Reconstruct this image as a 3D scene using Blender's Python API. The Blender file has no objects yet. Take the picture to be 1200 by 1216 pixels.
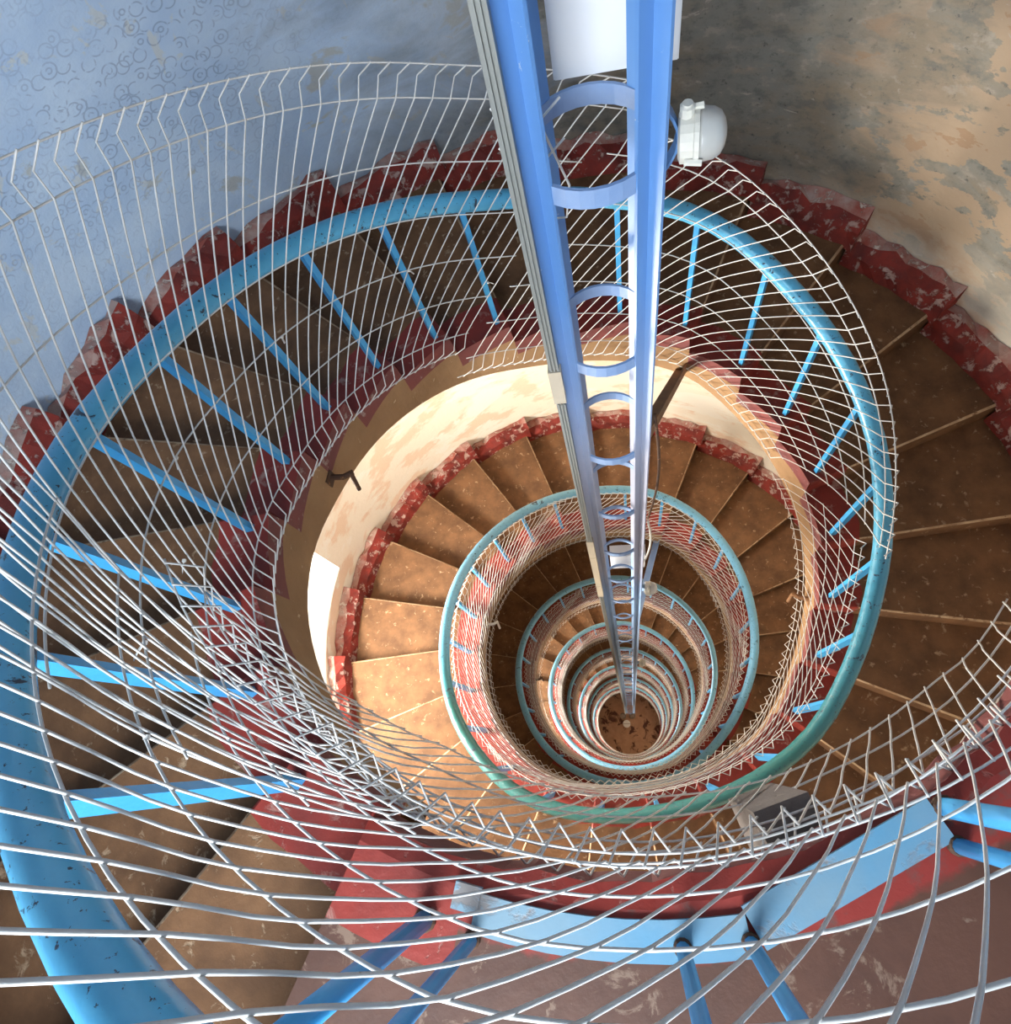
import bpy, math, random
from mathutils import Vector, Matrix
random.seed(7)
PI = math.pi
C = bpy.context.scene.collection

# ------------------------------------------------------------------ frame of the place
# everything is laid out in stair radii (1.0 = radius of the handrail), axis of the well at the origin,
# heights counted from the camera; S turns that into metres, floor of the tower at z = 0
S = 1.2
FLOOR = -22.0
PITCH = 2.645            # drop of one full turn
H0 = -2.386              # height of the handrail at angle 0
CAMX, CAMY = 0.054, -0.745

def W(x, y, z):
    return Vector((x * S, y * S, (z - FLOOR) * S))
def PO(r, a, z):         # r, angle in units of pi, height
    return W(r * math.cos(a * PI), r * math.sin(a * PI), z)
def CB(x, y, z):         # point given relative to the camera's plumb line
    return W(x + CAMX, y + CAMY, z)

# ------------------------------------------------------------------ camera
f, Vx, Vy, cx, cy = 775.6, 751.0, 889.2, 600.0, 608.0
n = Vector((Vx - cx, Vy - cy, f)).normalized()
ex = (Vector((1, 0, 0)) - n * n.x).normalized()
ey = -(n.cross(ex))
cam = bpy.data.objects.new('camera', bpy.data.cameras.new('camera'))
C.objects.link(cam)
right = Vector((ex.x, ey.x, -n.x)); down = Vector((ex.y, ey.y, -n.y)); fwd = Vector((ex.z, ey.z, -n.z))
m = Matrix((right, -down, -fwd)).transposed().to_4x4()
m.translation = W(CAMX, CAMY, 0)
cam.matrix_world = m
cam.data.sensor_fit = 'HORIZONTAL'; cam.data.sensor_width = 36.0
cam.data.lens = f * 36.0 / 1200.0
cam.data.clip_start = 0.01; cam.data.clip_end = 100
bpy.context.scene.camera = cam

# ------------------------------------------------------------------ light and exposure
vs = bpy.context.scene.view_settings
vs.view_transform = 'Standard'; vs.look = 'None'; vs.gamma = 1.0; vs.use_curve_mapping = False
vs.exposure = 0.0
world = bpy.data.worlds.new('sky'); bpy.context.scene.world = world
world.use_nodes = True
bg = world.node_tree.nodes['Background']
bg.inputs[0].default_value = (0.55, 0.72, 1.0, 1); bg.inputs[1].default_value = 1.0

def area(name, loc, target, sx, sy, power, col):
    l = bpy.data.lights.new(name, 'AREA'); l.shape = 'RECTANGLE'; l.size = sx; l.size_y = sy
    l.energy = power; l.color = col
    o = bpy.data.objects.new(name, l); C.objects.link(o)
    o.location = loc
    o.rotation_euler = (target - loc).to_track_quat('-Z', 'Y').to_euler()
    return o
WIN_A = 1.075                       # windows of the flights below
WIN_Z = [-3.05 - 2 * PITCH * k for k in range(4)]
for k, z in enumerate(WIN_Z):
    area('window_daylight', PO(2.30, WIN_A, z - .27), PO(0, 0, z + 0.20), 0.95, 0.78, [400, 340, 340, 340][k], (1.0, 0.92, 0.80))
TOP_A, TOP_Z = 1.44, -0.22           # window over the top landing
area('landing_window_daylight', PO(2.2, TOP_A, TOP_Z), PO(0.4, 0.6, -0.9), 0.95, 1.1, 112, (0.88, 0.94, 1.0))
area('overhead_fill', W(0, 0, 1.98), W(0.001, 0, 0), 1.5, 1.5, 8, (0.84, 0.92, 1.0))  # added fill from above, placed in an unseen ceiling opening

# ------------------------------------------------------------------ helpers
def rz(a):                          # height of the handrail
    if a > 1.47:
        return H0 + PITCH * 1.47 / 2 + 0.02 * min(1, (a - 1.47) / .1)
    return H0 + PITCH * a / 2
DR = [(1.35, 0), (1.1, .012), (1.03, 0), (.97, -.028), (.83, -.025), (.71, -.03), (.6, -.05), (.5, .0), (.41, .065), (.37, .085),
      (.326, .07), (.28, .045), (.18, .02), (.09, .0), (.035, -.02), (-.086, -.042), (-.175, -.03), (-.24, -.003), (-.4, -.004),
      (-.47, 0), (-.545, .024), (-.62, .05), (-.67, .057), (-.735, .042), (-.8, .028), (-.92, -.015), (-1.0, -.03), (-1.22, -.05),
      (-1.33, -.05), (-1.476, -.028), (-1.6, .034), (-1.7, .042), (-1.82, .015), (-1.93, -.015), (-2.14, -.042), (-2.26, -.028),
      (-2.37, .016), (-2.58, .011), (-2.7, .01), (-2.9, -.02), (-3.4, -.018), (-3.65, .02), (-3.88, .03), (-4.13, -.045), (-5, -.02)]
def lut(tab, a):                    # tab sorted by falling a, smooth steps
    if a >= tab[0][0]: return tab[0][1]
    for (a1, v1), (a0, v0) in zip(tab, tab[1:]):
        if a >= a0:
            t = (a - a0) / (a1 - a0); return v0 + (v1 - v0) * t
    return tab[-1][1]
def dr(a):                          # the flights are not a perfect helix: how far the inner edge wanders
    return sum(lut(DR, a + d) for d in (-.03, -.015, 0, .015, .03)) / 5

class MB:
    def __init__(s): s.v = []; s.f = []; s.m = []; s.uv = None
    def quad(s, *p, mi=0):
        i = len(s.v); s.v += [Vector(q) for q in p]; s.f.append(tuple(range(i, i + len(p)))); s.m.append(mi)
    def tube(s, pts, r, nseg=6, mi=0, caps=True, radii=None):
        pts = [Vector(p) for p in pts]; base = len(s.v)
        t0 = (pts[1] - pts[0]).normalized()
        up = Vector((0, 0, 1)) if abs(t0.z) < .9 else Vector((1, 0, 0))
        nrm = (up - t0 * up.dot(t0)).normalized()
        for i, p in enumerate(pts):
            a = pts[max(i - 1, 0)]; b = pts[min(i + 1, len(pts) - 1)]
            t = (b - a).normalized()
            nrm = (nrm - t * nrm.dot(t)).normalized(); bi = t.cross(nrm)
            rr = radii[i] if radii else r
            for k in range(nseg):
                w = 2 * PI * k / nseg
                s.v.append(p + (nrm * math.cos(w) + bi * math.sin(w)) * rr)
        for i in range(len(pts) - 1):
            for k in range(nseg):
                a = base + i * nseg + k; b = base + i * nseg + (k + 1) % nseg
                s.f.append((a, b, b + nseg, a + nseg)); s.m.append(mi)
        if caps:
            s.f.append(tuple(base + k for k in reversed(range(nseg)))); s.m.append(mi)
            e = base + (len(pts) - 1) * nseg
            s.f.append(tuple(e + k for k in range(nseg))); s.m.append(mi)
    def sweep(s, pts, prof, mi=0, up=Vector((0, 0, 1)), closed=True, caps=True):
        # prof: list of (side, up) offsets carried along pts with a fixed up vector
        pts = [Vector(p) for p in pts]; base = len(s.v); k = len(prof)
        for i, p in enumerate(pts):
            t = (pts[min(i + 1, len(pts) - 1)] - pts[max(i - 1, 0)]).normalized()
            side = t.cross(up).normalized(); u = side.cross(t)
            for (x, y) in prof: s.v.append(p + side * x + u * y)
        for i in range(len(pts) - 1):
            for j in range(k if closed else k - 1):
                a = base + i * k + j; b = base + i * k + (j + 1) % k
                s.f.append((a, b, b + k, a + k)); s.m.append(mi)
        if caps and closed:
            s.f.append(tuple(base + j for j in reversed(range(k)))); s.m.append(mi)
            e = base + (len(pts) - 1) * k; s.f.append(tuple(e + j for j in range(k))); s.m.append(mi)
    def box(s, o, x, y, z, mi=0):   # corner o, edge vectors
        o, x, y, z = map(Vector, (o, x, y, z)); b = len(s.v)
        s.v += [o, o + x, o + x + y, o + y, o + z, o + x + z, o + x + y + z, o + y + z]
        for q in ((3, 2, 1, 0), (4, 5, 6, 7), (0, 1, 5, 4), (1, 2, 6, 5), (2, 3, 7, 6), (3, 0, 4, 7)):
            s.f.append(tuple(b + i for i in q)); s.m.append(mi)
    def lathe(s, o, ax, prof, nseg=16, mi=0):   # prof: (distance along axis, radius)
        o = Vector(o); ax = Vector(ax).normalized(); b = len(s.v)
        u = ax.orthogonal().normalized(); w = ax.cross(u)
        for (d, r) in prof:
            for k in range(nseg):
                t = 2 * PI * k / nseg
                s.v.append(o + ax * d + (u * math.cos(t) + w * math.sin(t)) * r)
        for i in range(len(prof) - 1):
            for k in range(nseg):
                p = b + i * nseg + k; q = b + i * nseg + (k + 1) % nseg
                s.f.append((p, q, q + nseg, p + nseg)); s.m.append(mi)
        s.f.append(tuple(b + k for k in reversed(range(nseg)))); s.m.append(mi)
        e = b + (len(prof) - 1) * nseg; s.f.append(tuple(e + k for k in range(nseg))); s.m.append(mi)
    def mesh(s, name, mats, smooth=False):
        me = bpy.data.meshes.new(name)
        me.from_pydata([tuple(v) for v in s.v], [], s.f)
        for mm in mats: me.materials.append(mm)
        me.polygons.foreach_set('material_index', s.m)
        if smooth: me.polygons.foreach_set('use_smooth', [True] * len(s.f))
        me.update(); return me
    def build(s, name, mats, parent=None, smooth=False):
        if not isinstance(mats, (list, tuple)): mats = [mats]
        return link(name, s.mesh(name, mats, smooth), parent)
def link(name, me, parent=None):
    o = bpy.data.objects.new(name, me); C.objects.link(o)
    if parent is not None:
        o.parent = parent
        o.matrix_parent_inverse = parent.matrix_world.inverted() if parent.type == 'EMPTY' else Matrix()
    return o
def tag(o, label, cat, group=None, kind=None):
    if label: o['label'] = label
    if cat: o['category'] = cat
    if group: o['group'] = group
    if kind: o['kind'] = kind
    return o
def thing(name, label, cat, loc=Vector((0, 0, 0)), group=None):
    o = bpy.data.objects.new(name, None); C.objects.link(o); o.location = loc
    o.matrix_world = Matrix.Translation(loc)
    return tag(o, label, cat, group)

# ------------------------------------------------------------------ materials
class NT:
    def __init__(s, name, rough=.7, metal=0.0, spec=.4):
        s.mat = bpy.data.materials.new(name); s.mat.use_nodes = True
        s.t = s.mat.node_tree; s.b = s.t.nodes['Principled BSDF']
        s.b.inputs['Roughness'].default_value = rough; s.b.inputs['Metallic'].default_value = metal
        s.b.inputs['Specular IOR Level'].default_value = spec
        s.tc = s.t.nodes.new('ShaderNodeTexCoord')
    def n(s, kind, **kw):
        nd = s.t.nodes.new(kind)
        for k, v in kw.items(): setattr(nd, k, v)
        return nd
    def l(s, a, b): s.t.links.new(a, b)
    def co(s, scale=(1, 1, 1), src='Object', loc=(0, 0, 0), rot=(0, 0, 0)):
        mp = s.n('ShaderNodeMapping'); mp.inputs['Scale'].default_value = scale; mp.inputs['Location'].default_value = loc
        mp.inputs['Rotation'].default_value = rot
        s.l(s.tc.outputs[src], mp.inputs[0]); return mp.outputs[0]
    def noise(s, co, scale, detail=5, rough=.6, dist=0.0):
        nd = s.n('ShaderNodeTexNoise'); nd.inputs['Scale'].default_value = scale; nd.inputs['Detail'].default_value = detail
        nd.inputs['Roughness'].default_value = rough; nd.inputs['Distortion'].default_value = dist
        s.l(co, nd.inputs['Vector']); return nd.outputs['Fac']
    def ramp(s, fac, lo, hi, a=0.0, b=1.0):
        nd = s.n('ShaderNodeMapRange'); nd.inputs[1].default_value = lo; nd.inputs[2].default_value = hi
        nd.inputs[3].default_value = a; nd.inputs[4].default_value = b
        s.l(fac, nd.inputs[0]); return nd.outputs[0]
    def math(s, op, a, b=None):
        nd = s.n('ShaderNodeMath', operation=op)
        for i, v in enumerate((a, b)):
            if v is None: continue
            if isinstance(v, (int, float)): nd.inputs[i].default_value = v
            else: s.l(v, nd.inputs[i])
        return nd.outputs[0]
    def mix(s, fac, a, b):
        nd = s.n('ShaderNodeMix', data_type='RGBA')
        for sock, v in ((nd.inputs[0], fac), (nd.inputs[6], a), (nd.inputs[7], b)):
            if isinstance(v, (int, float)): sock.default_value = v
            elif isinstance(v, tuple): sock.default_value = (*v, 1)
            else: s.l(v, sock)
        return nd.outputs[2]
    def out(s, col, bump=None, strength=.2, dist=.01):
        s.l(col, s.b.inputs['Base Color'])
        if bump is not None:
            nd = s.n('ShaderNodeBump'); nd.inputs['Strength'].default_value = strength; nd.inputs['Distance'].default_value = dist
            s.l(bump, nd.inputs['Height']); s.l(nd.outputs[0], s.b.inputs['Normal'])
        return s.mat

def paint(name, c1, c2, chip, s1=3, s2=25, thr=.64, soft=.03, rough=.45, spec=.45, stretch=(1, 1, 1), bump=.25, metal=0.0):
    t = NT(name, rough, metal, spec); co = t.co(stretch)
    base = t.mix(t.ramp(t.noise(co, s1), .35, .65), c1, c2)
    ch = t.noise(co, s2, 6, .65, .4)
    fac = t.ramp(ch, thr, thr + soft)
    return t.out(t.mix(fac, base, chip), t.math('SUBTRACT', t.noise(co, s2 * 2, 4), fac), bump, .004)

M = {}
M['tread'] = paint('tread_concrete', (.190, .095, .044), (.105, .052, .025), (.34, .23, .14), 7, 22, .605, .08, .75, .25, bump=.5)
M['red'] = paint('red_step_paint', (.27, .032, .022), (.17, .026, .020), (.36, .21, .17), 5, 14, .58, .12, .6, .3, bump=.6)
M['redface'] = paint('dull_red_slab_paint', (.20, .055, .05), (.15, .05, .05), (.30, .22, .20), 4, 16, .60, .06, .7, .3, bump=.6)
M['nose'] = paint('worn_nosing', (.50, .36, .23), (.28, .17, .095), (.16, .09, .05), 9, 30, .55, .1, .85, .2, bump=.6)
M['soffit'] = paint('soffit_plaster', (.34, .21, .11), (.25, .15, .078), (.47, .35, .23), 3, 14, .64, .05, .85, .2, bump=.6)
M['skirt'] = paint('red_skirting_paint', (.25, .030, .020), (.12, .020, .016), (.42, .28, .24), 8, 15, .55, .06, .7, .3, bump=.9)
M['skirt_top'] = paint('dusty_skirting_top', (.42, .30, .26), (.30, .08, .06), (.55, .46, .40), 8, 22, .56, .06, .85, .2, bump=.9)
M['bluerail'] = None
M['blue'] = paint('blue_bar_paint', (.055, .36, .68), (.045, .29, .60), (.02, .035, .06), 5, 30, .70, .02, .38, .5)
M['plate'] = paint('pale_blue_plate_paint', (.095, .255, .39), (.17, .27, .335), (.20, .185, .18), 3, 9, .58, .08, .55, .4)
M['wire'] = paint('galvanised_wire', (.70, .70, .68), (.58, .57, .54), (.40, .33, .25), 12, 30, .66, .05, .42, .5)
def column_mat():
    t = NT('blue_column_paint', .42, 0, .5); co = t.co((1, 1, .35))
    base = t.mix(t.ramp(t.noise(co, 4), .35, .65), (.145, .32, .62), (.115, .27, .57))
    sep = t.n('ShaderNodeSeparateXYZ'); t.l(t.tc.outputs['Object'], sep.inputs[0])
    zz = lambda z: (z - FLOOR) * S
    # grey mixed into the blue to stand in for warm light on this length
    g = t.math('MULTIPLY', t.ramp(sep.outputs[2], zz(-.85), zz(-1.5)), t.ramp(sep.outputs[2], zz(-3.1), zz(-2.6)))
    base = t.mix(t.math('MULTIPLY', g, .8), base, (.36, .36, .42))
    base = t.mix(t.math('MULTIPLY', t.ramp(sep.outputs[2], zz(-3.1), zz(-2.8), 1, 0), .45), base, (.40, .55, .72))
    chip = t.ramp(t.noise(t.co(), 34, 5, .7, .5), .68, .70)
    return t.out(t.mix(chip, base, (.45, .52, .60)), t.math('SUBTRACT', t.noise(co, 30, 3), chip), .2, .003)
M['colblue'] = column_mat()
M['ringblue'] = paint('pale_blue_ring_paint', (.27, .38, .58), (.19, .31, .54), (.45, .46, .5), 5, 22, .66, .04, .45, .5)
M['white'] = paint('white_enamel', (.84, .85, .86), (.80, .82, .84), (.7, .7, .7), 3, 20, .8, .02, .35, .5, bump=.02)
M['cream'] = paint('cream_casting', (.72, .70, .62), (.62, .60, .52), (.35, .33, .3), 12, 30, .68, .04, .5, .4)
M['trunk'] = paint('grey_cable_trunking', (.25, .26, .245), (.20, .21, .20), (.17, .17, .16), 4, 20, .72, .05, .5, .4, (1, 1, .2))
M['cover'] = paint('cream_trunking_cover', (.50, .44, .34), (.44, .39, .31), (.32, .29, .24), 4, 20, .75, .05, .5, .4)
M['black'] = paint('black_cable', (.012, .012, .014), (.02, .02, .022), (.05, .05, .05), 6, 20, .8, .05, .5, .4)
M['rust'] = paint('rusty_iron', (.10, .05, .028), (.055, .032, .022), (.26, .12, .05), 10, 30, .6, .06, .8, .3)
M['brace'] = paint('brown_brace_paint', (.25, .13, .06), (.18, .09, .045), (.10, .05, .03), 8, 24, .64, .05, .7, .3)
M['tie'] = paint('white_plastic_tie', (.75, .74, .70), (.68, .67, .62), (.5, .5, .48), 9, 20, .8, .02, .5, .4)
M['concrete'] = paint('grey_concrete', (.36, .31, .27), (.25, .21, .18), (.52, .47, .40), 7, 22, .6, .08, .9, .2, bump=1)
M['beam'] = paint('shaded_concrete', (.17, .15, .14), (.12, .105, .10), (.25, .22, .2), 7, 22, .6, .08, .9, .2, bump=.8)  # concrete darkened so its colour carries the shade on the beam
M['frame'] = paint('white_window_paint', (.75, .75, .72), (.68, .68, .65), (.5, .45, .4), 4, 20, .74, .03, .5, .4)

def rail_mat():
    t = NT('blue_handrail_paint', .30, 0, .5); co = t.co()
    base = t.mix(t.ramp(t.noise(co, 6), .35, .65), (.075, .36, .60), (.105, .42, .65))
    sep = t.n('ShaderNodeSeparateXYZ'); t.l(t.tc.outputs['Object'], sep.inputs[0])
    zc = lambda a: (H0 + PITCH * a / 2 - FLOOR) * S
    # one stretch still carries an older green coat
    g = t.math('MULTIPLY', t.ramp(sep.outputs[2], zc(.10), zc(-.25)), t.ramp(sep.outputs[2], zc(-1.0), zc(-.80)))
    base = t.mix(g, base, (.03, .15, .145))
    pale_low = t.ramp(sep.outputs[2], zc(-1.05), zc(-.85), 1, 0)  # paler blue mixed in below the green stretch
    base = t.mix(t.math('MULTIPLY', pale_low, .4), base, (.30, .52, .70))
    chip = t.ramp(t.noise(t.co((1, 1, 1)), 16, 7, .72, .8), .615, .63)
    fine = t.ramp(t.noise(co, 60, 4, .7), .63, .65)
    chips = t.math('MAXIMUM', chip, fine)
    return t.out(t.mix(chips, base, (.025, .04, .07)), t.math('SUBTRACT', t.noise(co, 30, 3), chips), .25, .004)
M['bluerail'] = rail_mat()

def floor_mat(name, c1, c2, c3, red_in=None, s3=11, th=.60):
    t = NT(name, .55, 0, .35); co = t.co()
    base = t.mix(t.ramp(t.noise(co, 4, 7, .65, .3), .40, .60), c1, c2)
    base = t.mix(t.ramp(t.noise(co, s3, 7, .7, .6), th, th + .05), base, c3)
    if red_in:
        sep = t.n('ShaderNodeSeparateXYZ'); t.l(t.tc.outputs['Object'], sep.inputs[0])
        r = t.math('SQRT', t.math('ADD', t.math('POWER', sep.outputs[0], 2), t.math('POWER', sep.outputs[1], 2)))
        r = t.math('ADD', r, t.math('MULTIPLY', t.noise(co, 9, 5), .07))
        base = t.mix(t.ramp(r, red_in, red_in + .015, 1, 0), base, t.mix(t.ramp(t.noise(co, 18, 5, .7), .5, .65), (.24, .028, .020), (.15, .055, .045)))
    return t.out(base, t.noise(co, 30, 5), .3, .004)
M['landing'] = floor_mat('landing_floor_paint', (.098, .042, .026), (.072, .031, .020), (.18, .115, .08), 1.055 * S)
M['ground'] = floor_mat('worn_ground_floor', (.52, .31, .20), (.44, .25, .155), (.10, .035, .025), None, 2.6, .53)

def wall_mat():
    t = NT('tower_wall_plaster', .55, 0, .35)
    uv = t.co(src='UV')                                   # u = metres round the wall, v = height
    a = t.n('ShaderNodeSeparateXYZ'); t.l(t.tc.outputs['UV'], a.inputs[0])
    u, v = a.outputs[0], a.outputs[1]
    st = t.co((1, 2.2, 1), 'UV', rot=(0, 0, .35))
    big = t.noise(st, 1.5, 8, .62, .7); mid = t.noise(t.co((1, 1.8, 1), 'UV', (7, 3, 0), (0, 0, .35)), 2.3, 9, .62, .15); fine = t.noise(uv, 26, 6, .7)
    K = 1.92 * S * PI
    # bare wall: grey-green distemper over beige lime plaster, bare pinkish patches
    base = t.mix(t.ramp(big, .42, .60), (.180, .180, .160), (.20, .165, .120))
    mot = t.noise(t.co((1, 1.5, 1), 'UV', (2, 9, 0), (0, 0, .35)), 7, 8, .68, .1)
    base = t.mix(t.ramp(mot, .50, .62, 0, .75), base, (.105, .108, .10))
    base = t.mix(t.ramp(mot, .36, .44, .8, 0), base, (.27, .245, .205))
    base = t.mix(t.ramp(fine, .58, .68), base, (.075, .075, .07))
    wob = t.math('ADD', u, t.math('MULTIPLY', t.math('SUBTRACT', big, .5), 2.6))
    beige = t.math('MULTIPLY', t.ramp(mid, .48, .492), t.ramp(wob, .33 * K, .27 * K))
    base = t.mix(beige, base, (.29, .215, .145))
    base = t.mix(t.math('MULTIPLY', t.ramp(mid, .585, .60), t.ramp(wob, .36 * K, .26 * K)), base, (.25, .16, .095))
    base = t.mix(t.ramp(t.noise(st, 5, 7, .65, .8), .67, .68), base, (.30, .27, .23))
    # whitewashed lower flights, with the pink coat showing
    low = t.ramp(v, (-2.35 - FLOOR) * S, (-2.05 - FLOOR) * S, 1, 0)
    lime = t.mix(t.ramp(mid, .50, .56), (.90, .83, .70), (.84, .66, .50))
    lime = t.mix(t.ramp(big, .56, .60), lime, (.92, .88, .78))
    lowm = t.math('MULTIPLY', low, t.ramp(v, (-2.9 - FLOOR) * S, (-2.4 - FLOOR) * S, 1, .0))
    base = t.mix(lowm, base, lime)
    # blue distemper with roller-printed scrolls on the far side of the upper flight
    edge = t.ramp(wob, .50 * K, .68 * K)
    edge = t.math('MULTIPLY', edge, t.ramp(v, (-2.35 - FLOOR) * S, (-1.9 - FLOOR) * S))
    bl = t.mix(t.ramp(mid, .38, .62), (.58, .72, .88), (.46, .61, .81))
    bl = t.mix(t.ramp(t.noise(uv, 6, 7, .65, .5), .60, .64), bl, (.60, .66, .70))
    bl = t.mix(t.ramp(big, .60, .63), bl, (.50, .54, .55))
    wv = t.n('ShaderNodeMapping'); t.l(t.tc.outputs['UV'], wv.inputs[0])
    def rings(scale, loc, r0, w, gate):
        wv = t.n('ShaderNodeMapping'); wv.inputs['Location'].default_value = loc; wv.inputs['Scale'].default_value = (1, 1.35, 1)
        t.l(t.tc.outputs['UV'], wv.inputs[0])
        vo = t.n('ShaderNodeTexVoronoi', voronoi_dimensions='2D'); vo.inputs['Scale'].default_value = scale; vo.inputs['Randomness'].default_value = .55
        t.l(wv.outputs[0], vo.inputs['Vector'])
        d = t.math('ABSOLUTE', t.math('SUBTRACT', vo.outputs['Distance'], r0))
        return t.math('MULTIPLY', t.ramp(d, w * .5, w, 1, 0), t.ramp(t.noise(wv.outputs[0], gate, 3, .6, .5), .46, .52))
    scr = t.math('MAXIMUM', rings(11, (0, 0, 0), .34, .05, 10), rings(11, (.05, .025, 0), .30, .045, 13))
    scr = t.math('MAXIMUM', scr, rings(11, (0, 0, 0), .12, .05, 15))
    scr = t.math('MULTIPLY', scr, t.ramp(t.noise(uv, 1.6, 3), .36, .52, .15, 1))
    scr = t.math('MULTIPLY', scr, t.ramp(v, (-1.9 - FLOOR) * S, (-1.4 - FLOOR) * S))
    scr = t.math('MULTIPLY', scr, t.ramp(u, .62 * K, .72 * K))
    bl = t.mix(t.math('MULTIPLY', scr, .45), bl, (.16, .22, .36))
    base = t.mix(edge, base, bl)
    return t.out(base, t.math('ADD', fine, t.math('MULTIPLY', mid, 2.0)), .35, .008)
M['wall'] = wall_mat()

# ------------------------------------------------------------------ the setting: round wall, floor, ceiling, windows
RW = 1.92
NSEG = 192
ZT = 2.0
def arng(lo, hi): return (round(lo * NSEG / 2), round(hi * NSEG / 2))     # angle span -> segment span
openings = []
wi = arng(WIN_A - .15, WIN_A + .15)
for z in WIN_Z: openings.append((wi[0], wi[1], z - 1.07, z + .72))
ti = arng(TOP_A - .10, TOP_A + .10)
openings.append((ti[0], ti[1], TOP_Z - .65, TOP_Z + .6))
zs = sorted({FLOOR, ZT} | {o[2] for o in openings} | {o[3] for o in openings})
zz = []
for z0, z1 in zip(zs, zs[1:]):
    k = max(1, int((z1 - z0) / .6)); zz += [z0 + (z1 - z0) * i / k for i in range(k)]
zz.append(ZT)
verts, faces, uvs = [], [], []
for z in zz:
    for i in range(NSEG + 1): verts.append(tuple(PO(RW, 2 * i / NSEG, z)))
for j in range(len(zz) - 1):
    zm = (zz[j] + zz[j + 1]) / 2
    for i in range(NSEG):
        if any(o[0] <= i < o[1] and o[2] < zm < o[3] for o in openings): continue
        q = [j * (NSEG + 1) + i, (j + 1) * (NSEG + 1) + i, (j + 1) * (NSEG + 1) + i + 1, j * (NSEG + 1) + i + 1]
        faces.append(q)
        uvs += [(2 * (k % (NSEG + 1)) / NSEG * PI * RW * S, (zz[k // (NSEG + 1)] - FLOOR) * S) for k in q]
me = bpy.data.meshes.new('wall_round'); me.from_pydata(verts, [], faces); me.materials.append(M['wall'])
ul = me.uv_layers.new(name='UVMap'); ul.data.foreach_set('uv', [c for t in uvs for c in t])
me.polygons.foreach_set('use_smooth', [True] * len(faces)); me.update()
wall = link('wall_round', me); tag(wall, 'round tower wall of peeling blue, grey and beige plaster', None, kind='structure')

b = MB(); b.quad(*[PO(RW, 2 * i / 96, FLOOR) for i in range(96)])
o = b.build('floor', M['ground']); tag(o, 'worn brown round floor at the bottom of the well', None, kind='structure')
b = MB()
for i in range(96):                      # unseen ceiling ring, its hole added to let the overhead fill in
    b.quad(PO(.8, 2 * i / 96, ZT), PO(.8, 2 * (i + 1) / 96, ZT), PO(RW, 2 * (i + 1) / 96, ZT), PO(RW, 2 * i / 96, ZT))
o = b.build('ceiling', M['concrete']); tag(o, 'concrete ring ceiling with an added opening for the overhead fill', None, kind='structure')
for k, (i0, i1, z0, z1) in enumerate(openings):
    a0, a1 = 2 * i0 / NSEG, 2 * i1 / NSEG; am = (a0 + a1) / 2; h = (a1 - a0) * .36
    b0, b1 = am - h, am + h; RO = 2.38; s0 = z0 + (.70 if k < 4 else .1); s1 = z1 - .04
    b = MB(); mi = 0
    for i in range(i0, i1):              # splayed sill and head follow the curve of the wall
        t0, t1 = (i - i0) / (i1 - i0), (i + 1 - i0) / (i1 - i0)
        for (zi, zo) in ((z0, s0), (z1, s1)):
            b.quad(PO(RW, 2 * i / NSEG, zi), PO(RW, 2 * (i + 1) / NSEG, zi), PO(RO, b0 + (b1 - b0) * t1, zo), PO(RO, b0 + (b1 - b0) * t0, zo))
    for (ai, ao) in ((a0, b0), (a1, b1)):
        b.quad(PO(RW, ai, z0), PO(RO, ao, s0), PO(RO, ao, s1), PO(RW, ai, z1))
    win = b.build('window_%d' % (k + 1), M['frame']); tag(win, 'deep splayed window opening in the tower wall', None, kind='structure')
    fr = MB(); e = .025
    for (p0, p1) in (((b0, s0), (b1, s0)), ((b0, s1), (b1, s1)), ((b0, s0), (b0, s1)), ((b1, s0), (b1, s1)), ((am, s0), (am, s1)), ((b0, (s0 + s1) / 2), (b1, (s0 + s1) / 2))):
        fr.tube([PO(RO, p0[0], p0[1]), PO(RO, p1[0], p1[1])], e * S, 4)
    fr.build('window_frame', M['frame'], win)

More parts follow.
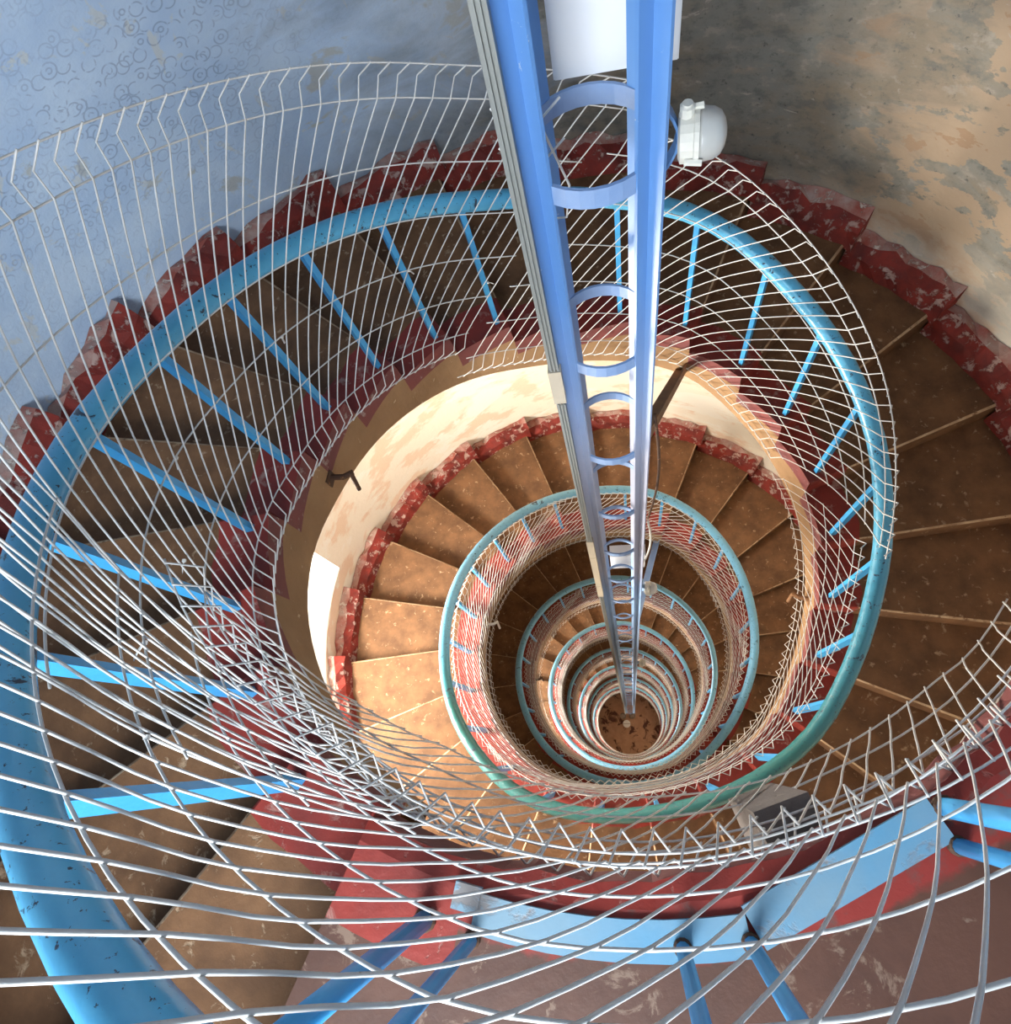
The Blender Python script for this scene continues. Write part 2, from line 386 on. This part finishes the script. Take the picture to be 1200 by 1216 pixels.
# ------------------------------------------------------------------ staircase
DA = 1 / 12.0                            # 24 steps to a turn
RISE = PITCH / 24
stairs = thing('spiral_staircase', 'winding concrete staircase with red-painted step ends round an open well', 'staircase', W(0, 0, FLOOR))
def rin(a): return .945 + .85 * dr(a)
def ztread(an): return H0 + PITCH * (an + DA / 2) / 2 - .66
def zsoff(a): return H0 + PITCH * a / 2 - .915
A_TOP = .95 + 4 * DA                     # nosing of the last step below the landing
nsteps = 0
step_list = []
k = 4
rnd = random.Random(3)
while True:
    an = .95 + k * DA; zt = ztread(an)
    if zt < FLOOR + .06: break
    step_list.append((an, zt)); k -= 1
for idx, (an, zt) in enumerate(step_list):
    b = MB(); NS = 5
    aa = [an + DA * i / (NS - 1) for i in range(NS)]
    ri = [rin(a) for a in aa]; rr = [r + .165 + rnd.uniform(-.012, .012) for r in ri]; RO = RW - .004
    nb = .006                            # nosing rounding
    zb = [max(zsoff(a), FLOOR) for a in aa]
    # tread
    for i in range(NS - 1):
        a0, a1 = aa[i], aa[i + 1]
        if i == 0: a0 = an + nb / 3.2
        b.quad(PO(ri[i], a0, zt), PO(rr[i], a0, zt), PO(rr[i + 1], a1, zt), PO(ri[i + 1], a1, zt), mi=1)
        b.quad(PO(rr[i], a0, zt), PO(RO, a0, zt), PO(RO, a1, zt), PO(rr[i + 1], a1, zt), mi=0)
        # inner side: painted step end, its red dulled to carry shade, above the slab edge, bare plaster below, slab set back a little
        zr = zt - RISE * .80
        zl = min(zr, zt)
        b.quad(PO(ri[i + 1], a1, zt), PO(ri[i + 1], a1, max(zr, zb[i + 1])), PO(ri[i], aa[i], max(zr, zb[i])), PO(ri[i], a0, zt), mi=4)
        if zr > zb[i + 1] or zr > zb[i]:
            r0, r1 = ri[i], ri[i + 1]
            b.quad(PO(r1, a1, zr), PO(r1, a1, min(zr, zb[i + 1])), PO(r0, aa[i], min(zr, zb[i])), PO(r0, aa[i], zr), mi=3)
        # soffit
        b.quad(PO(ri[i], aa[i], zb[i]), PO(ri[i + 1], a1, zb[i + 1]), PO(RO, a1, zb[i + 1]), PO(RO, aa[i], zb[i]), mi=3)
    # nosing and riser
    j0, j1 = an + nb / 3.2, an
    b.quad(PO(ri[0], j0, zt), PO(ri[0], j1, zt - nb), PO(rr[0], j1, zt - nb), PO(rr[0], j0, zt), mi=1)
    jr = rnd.uniform(-.06, .06)
    b.quad(PO(rr[0], j0, zt), PO(rr[0], j1, zt - nb), PO(RO, j1, zt - nb), PO(RO, j0, zt), mi=2)
    b.quad(PO(ri[0], j1, zt - nb), PO(ri[0], j1, zb[0]), PO(rr[0], j1, zb[0]), PO(rr[0], j1, zt - nb), mi=1)
    b.quad(PO(rr[0], j1, zt - nb), PO(rr[0], j1, zb[0]), PO(RO, j1, zb[0]), PO(RO, j1, zt - nb), mi=0)
    st = b.build('step', [M['tread'], M['red'], M['nose'], M['soffit'], M['redface']], stairs)
    # lumpy painted skirting against the wall, a sub-part of its step
    sb = MB(); N = 9; rows = []
    hgt = .115 + rnd.uniform(-.012, .012)
    for i in range(N):
        a = an - .006 + (DA + .004) * i / (N - 1)
        j = lambda q: rnd.uniform(-q, q)
        q0 = 1.805 + j(.006); q1 = 1.825 + j(.009); q2 = RW - .045 + j(.013)
        rows.append([PO(q0, a, zt - (.0 if i else .03)), PO(q1, a, zt + hgt * .62 + j(.014)), PO(q2, a, zt + hgt + j(.02)), PO(RW - .003, a, zt + hgt * 1.12 + j(.02)), PO(RW - .003, a, zt - .01)])
    for i in range(N - 1):
        for q in range(4):
            sb.quad(rows[i][q], rows[i][q + 1], rows[i + 1][q + 1], rows[i + 1][q], mi=0 if q < 2 else 1)
    sb.quad(*rows[0], mi=0); sb.quad(*reversed(rows[-1]), mi=0)
    sk = sb.build('skirting', [M['skirt'], M['skirt_top']], st)

# landing slab at the head of the stairs
LZ = -1.125; LA0, LA1 = .95 + 5 * DA, 2.06
b = MB(); NL = 44
lr = random.Random(5); edge = [.932 + lr.uniform(-.006, .006) for i in range(NL + 1)]
for i in range(NL):
    a0 = LA0 + (LA1 - LA0) * i / NL; a1 = LA0 + (LA1 - LA0) * (i + 1) / NL
    r0, r1 = edge[i], edge[i + 1]
    if a0 < 1.425:
        b.quad(PO(r0 + .035, a0, LZ), PO(1.09, a0, LZ), PO(1.09, a1, LZ), PO(r1 + .035, a1, LZ), mi=3)
        b.quad(PO(1.09, a0, LZ), PO(RW - .004, a0, LZ), PO(RW - .004, a1, LZ), PO(1.09, a1, LZ), mi=0)
    else:
        b.quad(PO(r0 + .035, a0, LZ), PO(RW - .004, a0, LZ), PO(RW - .004, a1, LZ), PO(r1 + .035, a1, LZ), mi=0)
    b.quad(PO(r0, a0, LZ - .012), PO(r0 + .035, a0, LZ), PO(r1 + .035, a1, LZ), PO(r1, a1, LZ - .012), mi=3)
    b.quad(PO(r0, a0, LZ - .012), PO(r1, a1, LZ - .012), PO(r1 + .002, a1, LZ - .12), PO(r0 + .002, a0, LZ - .12), mi=4)
    b.quad(PO(r0 + .002, a0, LZ - .12), PO(r1 + .002, a1, LZ - .12), PO(r1 + .016, a1, LZ - .17), PO(r0 + .016, a0, LZ - .17), mi=1)
    b.quad(PO(r0 + .016, a0, LZ - .17), PO(r1 + .016, a1, LZ - .17), PO(RW - .004, a1, LZ - .17), PO(RW - .004, a0, LZ - .17), mi=2)
for a, fl in ((LA0, 0), (LA1, 1)):
    b.quad(PO(.92, a, LZ), PO(.92, a, LZ - .17), PO(RW - .004, a, LZ - .17), PO(RW - .004, a, LZ), mi=0)
b.build('landing', [M['landing'], M['concrete'], M['soffit'], M['red'], M['redface']], stairs)
b = MB()
o_ = PO(.885, 1.592, -1.62); dx = PO(.885, 1.628, -1.62) - o_; dy = PO(1.3, 1.607, -1.62) - PO(.885, 1.607, -1.62)
b.box(o_, dx, dy, Vector((0, 0, (LZ - .171 + 1.62) * S)))
b.build('support_beam', M['beam'], stairs)

# ------------------------------------------------------------------ railing
railing = thing('stair_railing', 'chipped blue handrail on square blue bars winding down the stairs', 'railing', W(0, 0, FLOOR))
A_END = step_list[-1][0]
pts = []; a = 2.06; ra = []
while a > A_END:
    pts.append(PO(1.0 + dr(a), a, rz(a))); a -= 1 / 36.0
b = MB(); b.tube(pts, .031 * S, 14)
b.build('handrail', M['bluerail'], railing, smooth=True)
bw = .013 * S
for (an, zt) in step_list:
    a = an + .014; r = 1.0 + dr(a); p0 = PO(r, a, zt); p1 = PO(r, a, rz(a) - .02)
    b = MB(); er = Vector((math.cos(a * PI), math.sin(a * PI), 0)); et = Vector((-er.y, er.x, 0))
    b.box(p0 - er * bw - et * bw * .7, er * bw * 2, et * bw * 1.4, p1 - p0)
    b.build('baluster', M['blue'], railing)
for (a, r, pr) in ((1.4135, 1.03, .0145), (1.4375, 1.035, .010), (1.5335, 1.018, .0105), (1.563, 1.022, .0105), (1.670, .957, .014), (1.664, 1.003, .011), (1.80, 1.0, .012), (1.95, 1.0, .012)):
    b = MB(); b.tube([PO(r, a, LZ), PO(r, a, rz(a) - .02)], pr * S, 10)
    p = b.build('post', M['blue'], railing, smooth=True)
    c = MB(); c.lathe(PO(r, a, LZ + .004), (0, 0, 1), [(0, (pr + .003) * S), (.008 * S, (pr + .003) * S), (.010 * S, (pr + .001) * S), (.012 * S, (pr + .001) * S)], 12)
    c.build('collar', M['rust'], p)
# painted flat bars along the landing edge that carry the posts
def plate(pts, w):
    b = MB(); b.sweep(pts, [(-w / 2, .002), (w / 2, .002), (w / 2, .010), (-w / 2, .010)])
    b.build('base_plate', M['plate'], railing)
plate([PO(1.0 + .002 * i, 1.436 + .0182 * i, LZ) for i in range(8)], .055 * S)
plate([PO(1.005, 1.566, LZ + .004), PO(.965, 1.665, LZ + .004)], .060 * S)
b = MB(); b.box(PO(.965, 1.424, LZ), PO(.965, 1.438, 0) - PO(.965, 1.424, 0), PO(1.0, 1.43, 0) - PO(.962, 1.43, 0), Vector((0, 0, .012)))
b.build('anchor_plate', M['plate'], railing)

# ------------------------------------------------------------------ wire mesh panels
WR = .0021
def panel(name, label, group, a0, a1, lines, shear, step=.0158, individual=True, nseg=5, fine=.02, wr=WR):
    """lines: top to bottom, each (fr(a), fz(a)); cross wires lean by 'shear'"""
    am = (a0 + a1) / 2
    t = thing(name, label, 'wire mesh', PO(lines[0][0](am), am, lines[-1][1](am)), group)
    ztop = lines[0][1]
    nl = max(4, int((a1 - a0) / fine))
    whole = MB()
    for j, (fr, fz) in enumerate(lines):
        if 0 < j < len(lines) - 1 and abs(fr(am) - lines[j - 1][0](am)) > .02 and abs(fr(am) - lines[j + 1][0](am)) > .02: continue    # bare crest of a fold
        off = lines[0][1](am) - fz(am)
        sh = shear * off / (.92 * PI)
        pts = []
        for i in range(nl + 1):
            a = a0 + (a1 - a0) * i / nl + sh
            pts.append(PO(fr(a), a, fz(a)))
        if individual:
            b = MB(); b.tube(pts, wr * S / 1.0, nseg); b.build('long_wire', M['wire'], t, smooth=True)
        else: whole.tube(pts, wr * S, nseg, caps=False)
    k = 0; a = a0 + .004
    while a < a1:
        pts = []
        for j, (fr, fz) in enumerate(lines):
            off = lines[0][1](am) - fz(am)
            q = a + shear * off / (.92 * PI)
            pts.append(PO(fr(q) - wr * 1.6, q, fz(q)))
            if individual and j + 1 < len(lines):
                fr2, fz2 = lines[j + 1]; off2 = lines[0][1](am) - fz2(am)
                if off2 - off > .12:                  # long bays: follow the curve of the panel
                    for s_ in (.33, .67):
                        of = off + (off2 - off) * s_; qq = a + shear * of / (.92 * PI)
                        ss = s_ * s_ * (3 - 2 * s_)
                        pts.append(PO(fr(qq) + (fr2(qq) - fr(qq)) * ss - wr * 1.6, qq, fz(qq) + (fz2(qq) - fz(qq)) * s_))
        # the wires stick out a little past the edge wires
        pts = [pts[0] + (pts[0] - pts[1]).normalized() * .007] + pts + [pts[-1] + (pts[-1] - pts[-2]).normalized() * .007]
        if individual:
            b = MB(); b.tube(pts, wr * S, nseg); b.build('cross_wire', M['wire'], t, smooth=True)
        else: whole.tube(pts, wr * S, nseg, caps=False)
        a += step
    if not individual:
        o = whole.build('welded_wires', M['wire'], t, smooth=True); o['kind'] = 'stuff'
    return t
def helix_lines(top, R=.92, n=5, foldb=True, sp=.195, fold=.028, bowed=()):
    ds = [(top, 0), (top - .045, fold), (top - .09, 0)]
    for i in range(n): ds.append((top - .09 - sp * (i + 1), bowed[i] if i < len(bowed) else 0))
    last = ds[-1][0]
    if foldb: ds += [(last - .05, -fold * .9), (last - .105, 0)]
    return [((lambda a, o=o: R + dr(a) + o), (lambda a, d=d: rz(a) + d)) for d, o in ds]

panel('wire_mesh_panel', 'tall wire mesh panel rising past the blue handrail against the blue wall', 'upper mesh panels',
      .43, 1.15, helix_lines(.50), .67)
panel('wire_mesh_panel', 'wire mesh panel beside the lamp column with its folded top edge outside the handrail', 'upper mesh panels',
      -.07, .45, helix_lines(.345), .66)
# panel over the landing edge, from beside the camera down to the landing
panel('wire_mesh_panel', 'thick wire mesh panel standing in front of the landing posts and blue plates', 'upper mesh panels',
      1.035, 1.70, [((lambda a, o=o: .92 + o), (lambda a, d=d: rz(a) + d)) for d, o in
                   ((.555, 0), (.51, .03), (.465, 0), (.265, 0), (.05, -.004), (-.12, .008), (-.31, .008), (-.50, -.002), (-.68, -.012), (-.725, .015), (-.77, -.015))], .54, .0178)
C1 = [(1.97, 1.06), (1.862, 1.01), (1.81, .977), (1.777, .943), (1.727, .916), (1.68, .895), (1.63, .88), (1.555, .856), (1.475, .845), (1.41, .839), (1.345, .840), (1.31, .860), (1.27, .884), (1.23, .918)]
C2 = [(1.97, .985), (1.85, .97), (1.757, .938), (1.718, .92), (1.68, .902), (1.655, .894), (1.60, .887), (1.546, .878), (1.47, .870), (1.36, .862), (1.25, .90)]
C3 = [(1.97, .95), (1.73, .93), (1.62, .90), (1.54, .898), (1.47, .888), (1.39, .88), (1.32, .868), (1.2, .885)]
panel('wire_mesh_panel', 'narrow wire mesh strip hanging below the landing edge with its folded top', 'upper mesh panels',
      1.15, 1.77, [((lambda a: lut(C3, a) + .01), (lambda a: -1.06)), ((lambda a: lut(C3, a) - .03), (lambda a: -1.105)), ((lambda a: lut(C3, a) + .005), (lambda a: -1.15)),
                   ((lambda a: lut(C3, a)), (lambda a: -1.25)), ((lambda a: lut(C2, a)), (lambda a: -1.455)), ((lambda a: lut(C1, a)), (lambda a: -1.655))], .45, .0175)
a = -.05; i = 0
while a - .70 > A_END:
    mid_ = a - .33; fl = int((1.37 - mid_) // 2) ; sec = mid_ % 2
    where = 'below the windows' if .75 < sec < 1.4 else ('below the landing' if 1.4 <= sec or sec < .05 else 'across from the landing')
    panel('wire_mesh_panel', 'wire mesh panel on the handrail of the %s flight, %s' % (('first', 'second', 'third', 'fourth', 'fifth', 'sixth', 'seventh', 'eighth', 'ninth', 'tenth')[fl], where), 'mesh panels of the lower flights',
          a - .68, a + .02, helix_lines((.05, .10, .13, .10)[i % 4], .92, 4), .62, individual=False, nseg=4 if i < 4 else 3, fine=.03, wr=.0017)
    a -= .665; i += 1

# ------------------------------------------------------------------ column in the well
KX, KY = -.005 + CAMX, .745 + CAMY       # column centre
CT, CBOT = 1.9, -14.0
column = thing('steel_column', 'blue steel angle column tied by flat hoops running down the middle of the well', 'column', W(KX, KY, CBOT))
def colpt(x, y, z): return W(KX + x, KY + y, z)
L_, T_ = .022, .005
for sx in (-1, 1):
    for sy in (-1, 1):
        b = MB()
        ap = Vector((sx * .070, sy * .064))
        d1 = Vector((-1, sy)).normalized(); d2 = Vector((1, sy)).normalized(); o2 = Vector((0, -sy)) * T_ * 1.414
        prof = [ap + o2, ap + d1 * L_ + o2 * .5, ap + d1 * L_, ap, ap + d2 * L_, ap + d2 * L_ + o2 * .5]
        prof = [ap + d1 * L_ + Vector((-sy * d1.y * 0, 0)), ap, ap + d2 * L_]
        n1 = Vector((-d1.y, d1.x)); n1 = n1 if n1.y * sy < 0 else -n1
        n2 = Vector((-d2.y, d2.x)); n2 = n2 if n2.y * sy < 0 else -n2
        poly = [ap + d1 * L_, ap, ap + d2 * L_, ap + d2 * L_ + n2 * T_, ap + o2, ap + d1 * L_ + n1 * T_]
        zs_ = [CBOT, -7, -3, -1.5, 0, CT]; nv = len(poly)
        for z in zs_:
            for p in poly: b.v.append(colpt(p.x, p.y, z))
        for q in range(len(zs_) - 1):
            for i in range(nv):
                b.f.append((q * nv + i, q * nv + (i + 1) % nv, (q + 1) * nv + (i + 1) % nv, (q + 1) * nv + i)); b.m.append(0)
        e = (len(zs_) - 1) * nv
        b.f += [(0, 1, 4, 5), (1, 2, 3, 4), (e, e + 1, e + 4, e + 5), (e + 1, e + 2, e + 3, e + 4)]; b.m += [0] * 4
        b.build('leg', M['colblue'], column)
b = MB(); NR = 32; RR, RT, RH = .094, .005, .030
for i in range(NR):
    w0, w1 = 2 * PI * i / NR, 2 * PI * (i + 1) / NR
    P = lambda r, w, z: Vector((r * math.cos(w) * S, r * math.sin(w) * S, z * S))
    b.quad(P(RR, w0, 0), P(RR, w1, 0), P(RR, w1, RH), P(RR, w0, RH)); b.quad(P(RR - RT, w0, 0), P(RR - RT, w0, RH), P(RR - RT, w1, RH), P(RR - RT, w1, 0))
    b.quad(P(RR, w0, RH), P(RR, w1, RH), P(RR - RT, w1, RH), P(RR - RT, w0, RH)); b.quad(P(RR, w0, 0), P(RR - RT, w0, 0), P(RR - RT, w1, 0), P(RR, w1, 0))
ring_me = b.mesh('ring', [M['ringblue']])
z = -.665 + .41 * 5
while z > CBOT:
    o = link('ring', ring_me, column); o.matrix_world = Matrix.Translation(colpt(0, 0, z)); z -= .41

# cable trunking on the left edge of the column
tr = thing('cable_trunking', 'grey ribbed cable trunking with cream cover pieces on the column edge', 'trunking', colpt(-.118, -.08, CBOT))
zc = CT; ti_ = 0
for (z1, z0, mt) in ((CT, -1.035, 'trunk'), (-1.04, -1.155, 'cover'), (-1.16, -2.1, 'trunk'), (-2.105, -2.30, 'cover'), (-2.305, -2.75, 'cover'), (-2.755, -2.95, 'cover'), (-2.955, -6.2, 'trunk'), (-6.21, -CBOT * -1 if False else CBOT, 'trunk')):
    b = MB(); x0, y0 = -.1045, -.094; e = .001 if mt == 'trunk' else -.002
    b.box(colpt(x0 + e, y0 + e, z0), Vector(((.020 - 2 * e) * S, 0, 0)), Vector((0, (.034 - 2 * e) * S, 0)), Vector((0, 0, (z1 - z0) * S)))
    o = b.build('trunking_cover' if mt == 'cover' else 'trunking_length', M[mt], tr)
    if mt == 'trunk' and z1 > -3:
        for q in range(3):
            c = MB(); x = x0 + .004 + q * .006
            c.box(colpt(x, y0 - .0025, z0), Vector((.003 * S, 0, 0)), Vector((0, .004 * S, 0)), Vector((0, 0, (z1 - z0) * S)))
            c.build('rib', M['trunk'], o)

# bulkhead lamps on the column
def lamp(z, label):
    p = colpt(.096, -.015, z); t = thing('bulkhead_lamp', label, 'lamp', p, 'bulkhead lamps on the column')
    ax = Vector((1, -.12, .05)).normalized(); k = S * .72
    b = MB(); b.lathe(p + ax * .018 * k, ax, [(0, .034 * k), (.004 * k, .044 * k), (.026 * k, .044 * k), (.028 * k, .047 * k), (.036 * k, .047 * k)], 20)
    b.build('lamp_body', M['cream'], t)
    b = MB(); b.lathe(p + ax * .054 * k, ax, [(0, .043 * k), (.006 * k, .0435 * k), (.024 * k, .041 * k), (.036 * k, .034 * k), (.043 * k, .022 * k), (.046 * k, .008 * k)], 20)
    b.build('glass_dome', M['glass'], t, smooth=True)
    u = ax.orthogonal().normalized(); w = ax.cross(u)
    for th in (.6, 2.7, 4.8):
        d = u * math.cos(th) + w * math.sin(th)
        b = MB(); b.tube([p + ax * .030 * k + d * .046 * k, p + ax * .060 * k + d * .050 * k], .006 * k, 6); b.build('clamp', M['cream'], t)
    b = MB(); d = w if w.z > 0 else -w
    b.lathe(p + ax * .03 * k + Vector((0, 0, .040 * k)), (0, 0, 1), [(0, .013 * k), (.018 * k, .013 * k), (.020 * k, .009 * k), (.024 * k, .009 * k)], 10); b.build('cable_gland', M['cream'], t)
    b = MB(); b.sweep([p + Vector((.018 * k - .05 * k * (1 - math.cos(w_ * .35)), 0, .065 * k * w_ / 3)) for w_ in range(-3, 4)], [(-.012, -.002), (.012, -.002), (.012, .002), (-.012, .002)], up=Vector((1, 0, 0)))
    b.build('bracket', M['colblue'], t)
def glass_mat():
    t = NT('frosted_lamp_glass', .25, 0, .5); t.b.inputs['Transmission Weight'].default_value = .35
    return t.out(t.mix(t.noise(t.co(), 20), (.62, .62, .58), (.75, .75, .72)))
M['glass'] = glass_mat()
lamp(-.645, 'cream bulkhead lamp with frosted dome beside the white box')
lamp(-3.15, 'bulkhead lamp on the column above the dark blue handrail ring')
lamp(-6.1, 'small bulkhead lamp far down the column')
# white boxes on the far face of the column
def jbox(z0, z1, label):
    t = thing('junction_box', label, 'box', colpt(0, .115, z0), 'white boxes on the column')
    b = MB(); b.box(colpt(-.045, .108, z0), Vector((.165 * S, 0, 0)), Vector((0, .05 * S, 0)), Vector((0, 0, (z1 - z0) * S))); b.build('box_body', M['white'], t)
    b = MB(); b.box(colpt(-.043, .104, z0 + .002), Vector((.161 * S, 0, 0)), Vector((0, .0038 * S, 0)), Vector((0, 0, (z1 - z0 - .004) * S))); b.build('box_lid', M['white'], t)
jbox(-.635, -.12, 'large white enclosure behind the column legs beside the lamp')
jbox(-3.22, -3.0, 'small white box between the column legs far below')

# cables
def cable(name, pts, r, mt, label, cat='cable'):
    b = MB(); b.tube(pts, r * S, 8); o = b.build(name, M[mt], None, smooth=True); return tag(o, label, cat)
cable('power_cable', [colpt(.101 * math.cos(w), .101 * math.sin(w), -.655 + .010 * math.sin(3 * w)) for w in [PI * (1.06 - .105 * i) for i in range(10)]] , .006, 'black',
      'black cable looping round the far side of the column under the white box')
cable('lamp_cable', [colpt(.105 + .022 * math.sin(PI * i / 10), .0, -1.42 - .075 * i) for i in range(11)], .004, 'rust', 'thin brown cable bowing out from the right column leg')
cable('lamp_cable', [colpt(.105 + .016 * math.sin(PI * i / 10), .0, -2.2 - .05 * i) for i in range(11)], .004, 'tie', 'thin pale cable hanging along the right column leg')
b = MB()
for (za, zb_) in ((-.60, -.66), (-.66, -.80)):
    b.tube([colpt(-.125, .03, za), colpt(-.085, .005, za - .03), colpt(-.035, .03, za)], .0018 * S, 5)
b.tube([colpt(-.06, .012, -.63), colpt(-.035, .02, -.73), colpt(-.045, .03, -.80), colpt(-.1, .02, -.79)], .0018 * S, 5)
tag(b.build('binding_wire', M['tie']), 'thin pale binding wire twisted round the rear column leg', 'wire')

# braces from the stair slab to the column
for q, (a, rr_) in enumerate(((.375, 1.03), (-1.62, .98))):
    z = zsoff(a) + .02
    p0 = PO(rin(a) + .01, a, z); p1 = colpt(.07, .09, z + (1.0 if q == 0 else .5))
    b = MB(); b.sweep([p0, p1], [(-.03, -.005), (.03, -.005), (.03, .005), (-.03, .005)])
    b.sweep([p0, p1], [(-.03, -.005), (-.02, -.005), (-.02, .055), (-.03, .055)])
    tag(b.build('steel_brace', M['brace' if q == 0 else 'ringblue']), ('brown steel brace from the upper slab edge to the column', 'pale steel brace from the second flight to the column', 'steel brace far down the well')[q], 'brace')

# iron hooks on the slab edge
def hook(a, z, mt, label, flip=1):
    r = rin(a); t = thing('iron_hook', label, 'hook', PO(r, a, z), 'hooks on the slab edge')
    b = MB(); b.tube([PO(r + .02, a, z + .01), PO(r - .045, a - .004 * flip, z), PO(r - .075, a - .012 * flip, z - .002)], .0105 * S, 7); b.build('hook_arm', M[mt], t)
    b = MB(); b.tube([PO(r - .070, a - .010 * flip, z + .006), PO(r - .078, a + .002, z - .07)], .0085 * S, 7); b.build('hook_tip', M[mt], t)
    b = MB(); b.box(PO(r - .004, a - .008, z - .02), PO(r - .004, a + .008, 0) - PO(r - .004, a - .008, 0), PO(r + .01, a, 0) - PO(r, a, 0), Vector((0, 0, .05 * S))); b.build('hook_plate', M[mt], t)
hook(.955, zsoff(.955) + .10, 'rust', 'dark iron hook jutting from the slab edge over the bright wall')
hook(-.03, zsoff(-.03) + .10, 'brace', 'rusty iron bracket on the slab edge over the second flight', -1)
hook(-1.03, zsoff(-1.03) + .10, 'tie', 'pale iron hook on the slab edge above the dark third flight')
hook(-2.98, zsoff(-2.98) + .10, 'rust', 'small dark hook on a slab edge deep in the well')

# plastic ties fixing the mesh to the bars
def tie(p0, p1, label):
    b = MB(); d = (p1 - p0)
    b.sweep([p0, p0 + d * .5 + Vector((0, 0, .004)), p1], [(-.003, -.0008), (.003, -.0008), (.003, .0008), (-.003, .0008)])
    b.box(p0 - Vector((.004, .004, .003)), (.008, 0, 0), (0, .008, 0), (0, 0, .006))
    tag(b.build('cable_tie', M['tie']), label, 'cable tie', 'ties holding the mesh')
for (a, d, dd, nth) in ((1.29, -.12, .12, 'first'), (1.215, -.18, .07, 'second'), (1.13, -.30, .10, 'third'), (1.045, -.18, .10, 'fourth'), (.88, -.18, .10, 'sixth'), (.715, -.18, .10, 'eighth'), (.63, -.30, .10, 'ninth')):
    tie(PO(.922 + dr(a), a, rz(a) + d), PO(.99 + dr(a), a - .01, rz(a) + d - dd), 'white plastic tie between the mesh and the %s blue bar down from the landing' % nth)
tie(PO(.937, 1.525, rz(1.525) - .12), PO(.955, 1.527, rz(1.525) - .17), 'white plastic tie on the thick mesh in front of the landing')

# things on the ground floor
p = CB(-.135, .735, FLOOR)
t = thing('white_bucket', 'small pale bucket standing on the worn floor at the bottom', 'bucket', p)
b = MB(); b.lathe(p, (0, 0, 1), [(0, .10), (.24, .13), (.25, .14), (.26, .14)], 16); b.build('bucket_body', M['white'], t)
b = MB(); b.tube([p + Vector((.13 * math.cos(w), .0, .25 + .14 * math.sin(w))) for w in [PI * i / 8 for i in range(9)]], .006, 5); b.build('bucket_handle', M['rust'], t)
for x, lb in ((-.24, 'pale stone beside the bucket, the darker-shaded one'), (.05, 'pale stone beside the bucket nearer the column foot')):
    b = MB(); q = CB(x, .98, FLOOR); b.lathe(q, (0, 0, 1), [(0, .11), (.06, .12), (.11, .08), (.12, .03)], 9)
    tag(b.build('loose_stone', M['concrete']), lb, 'stone')
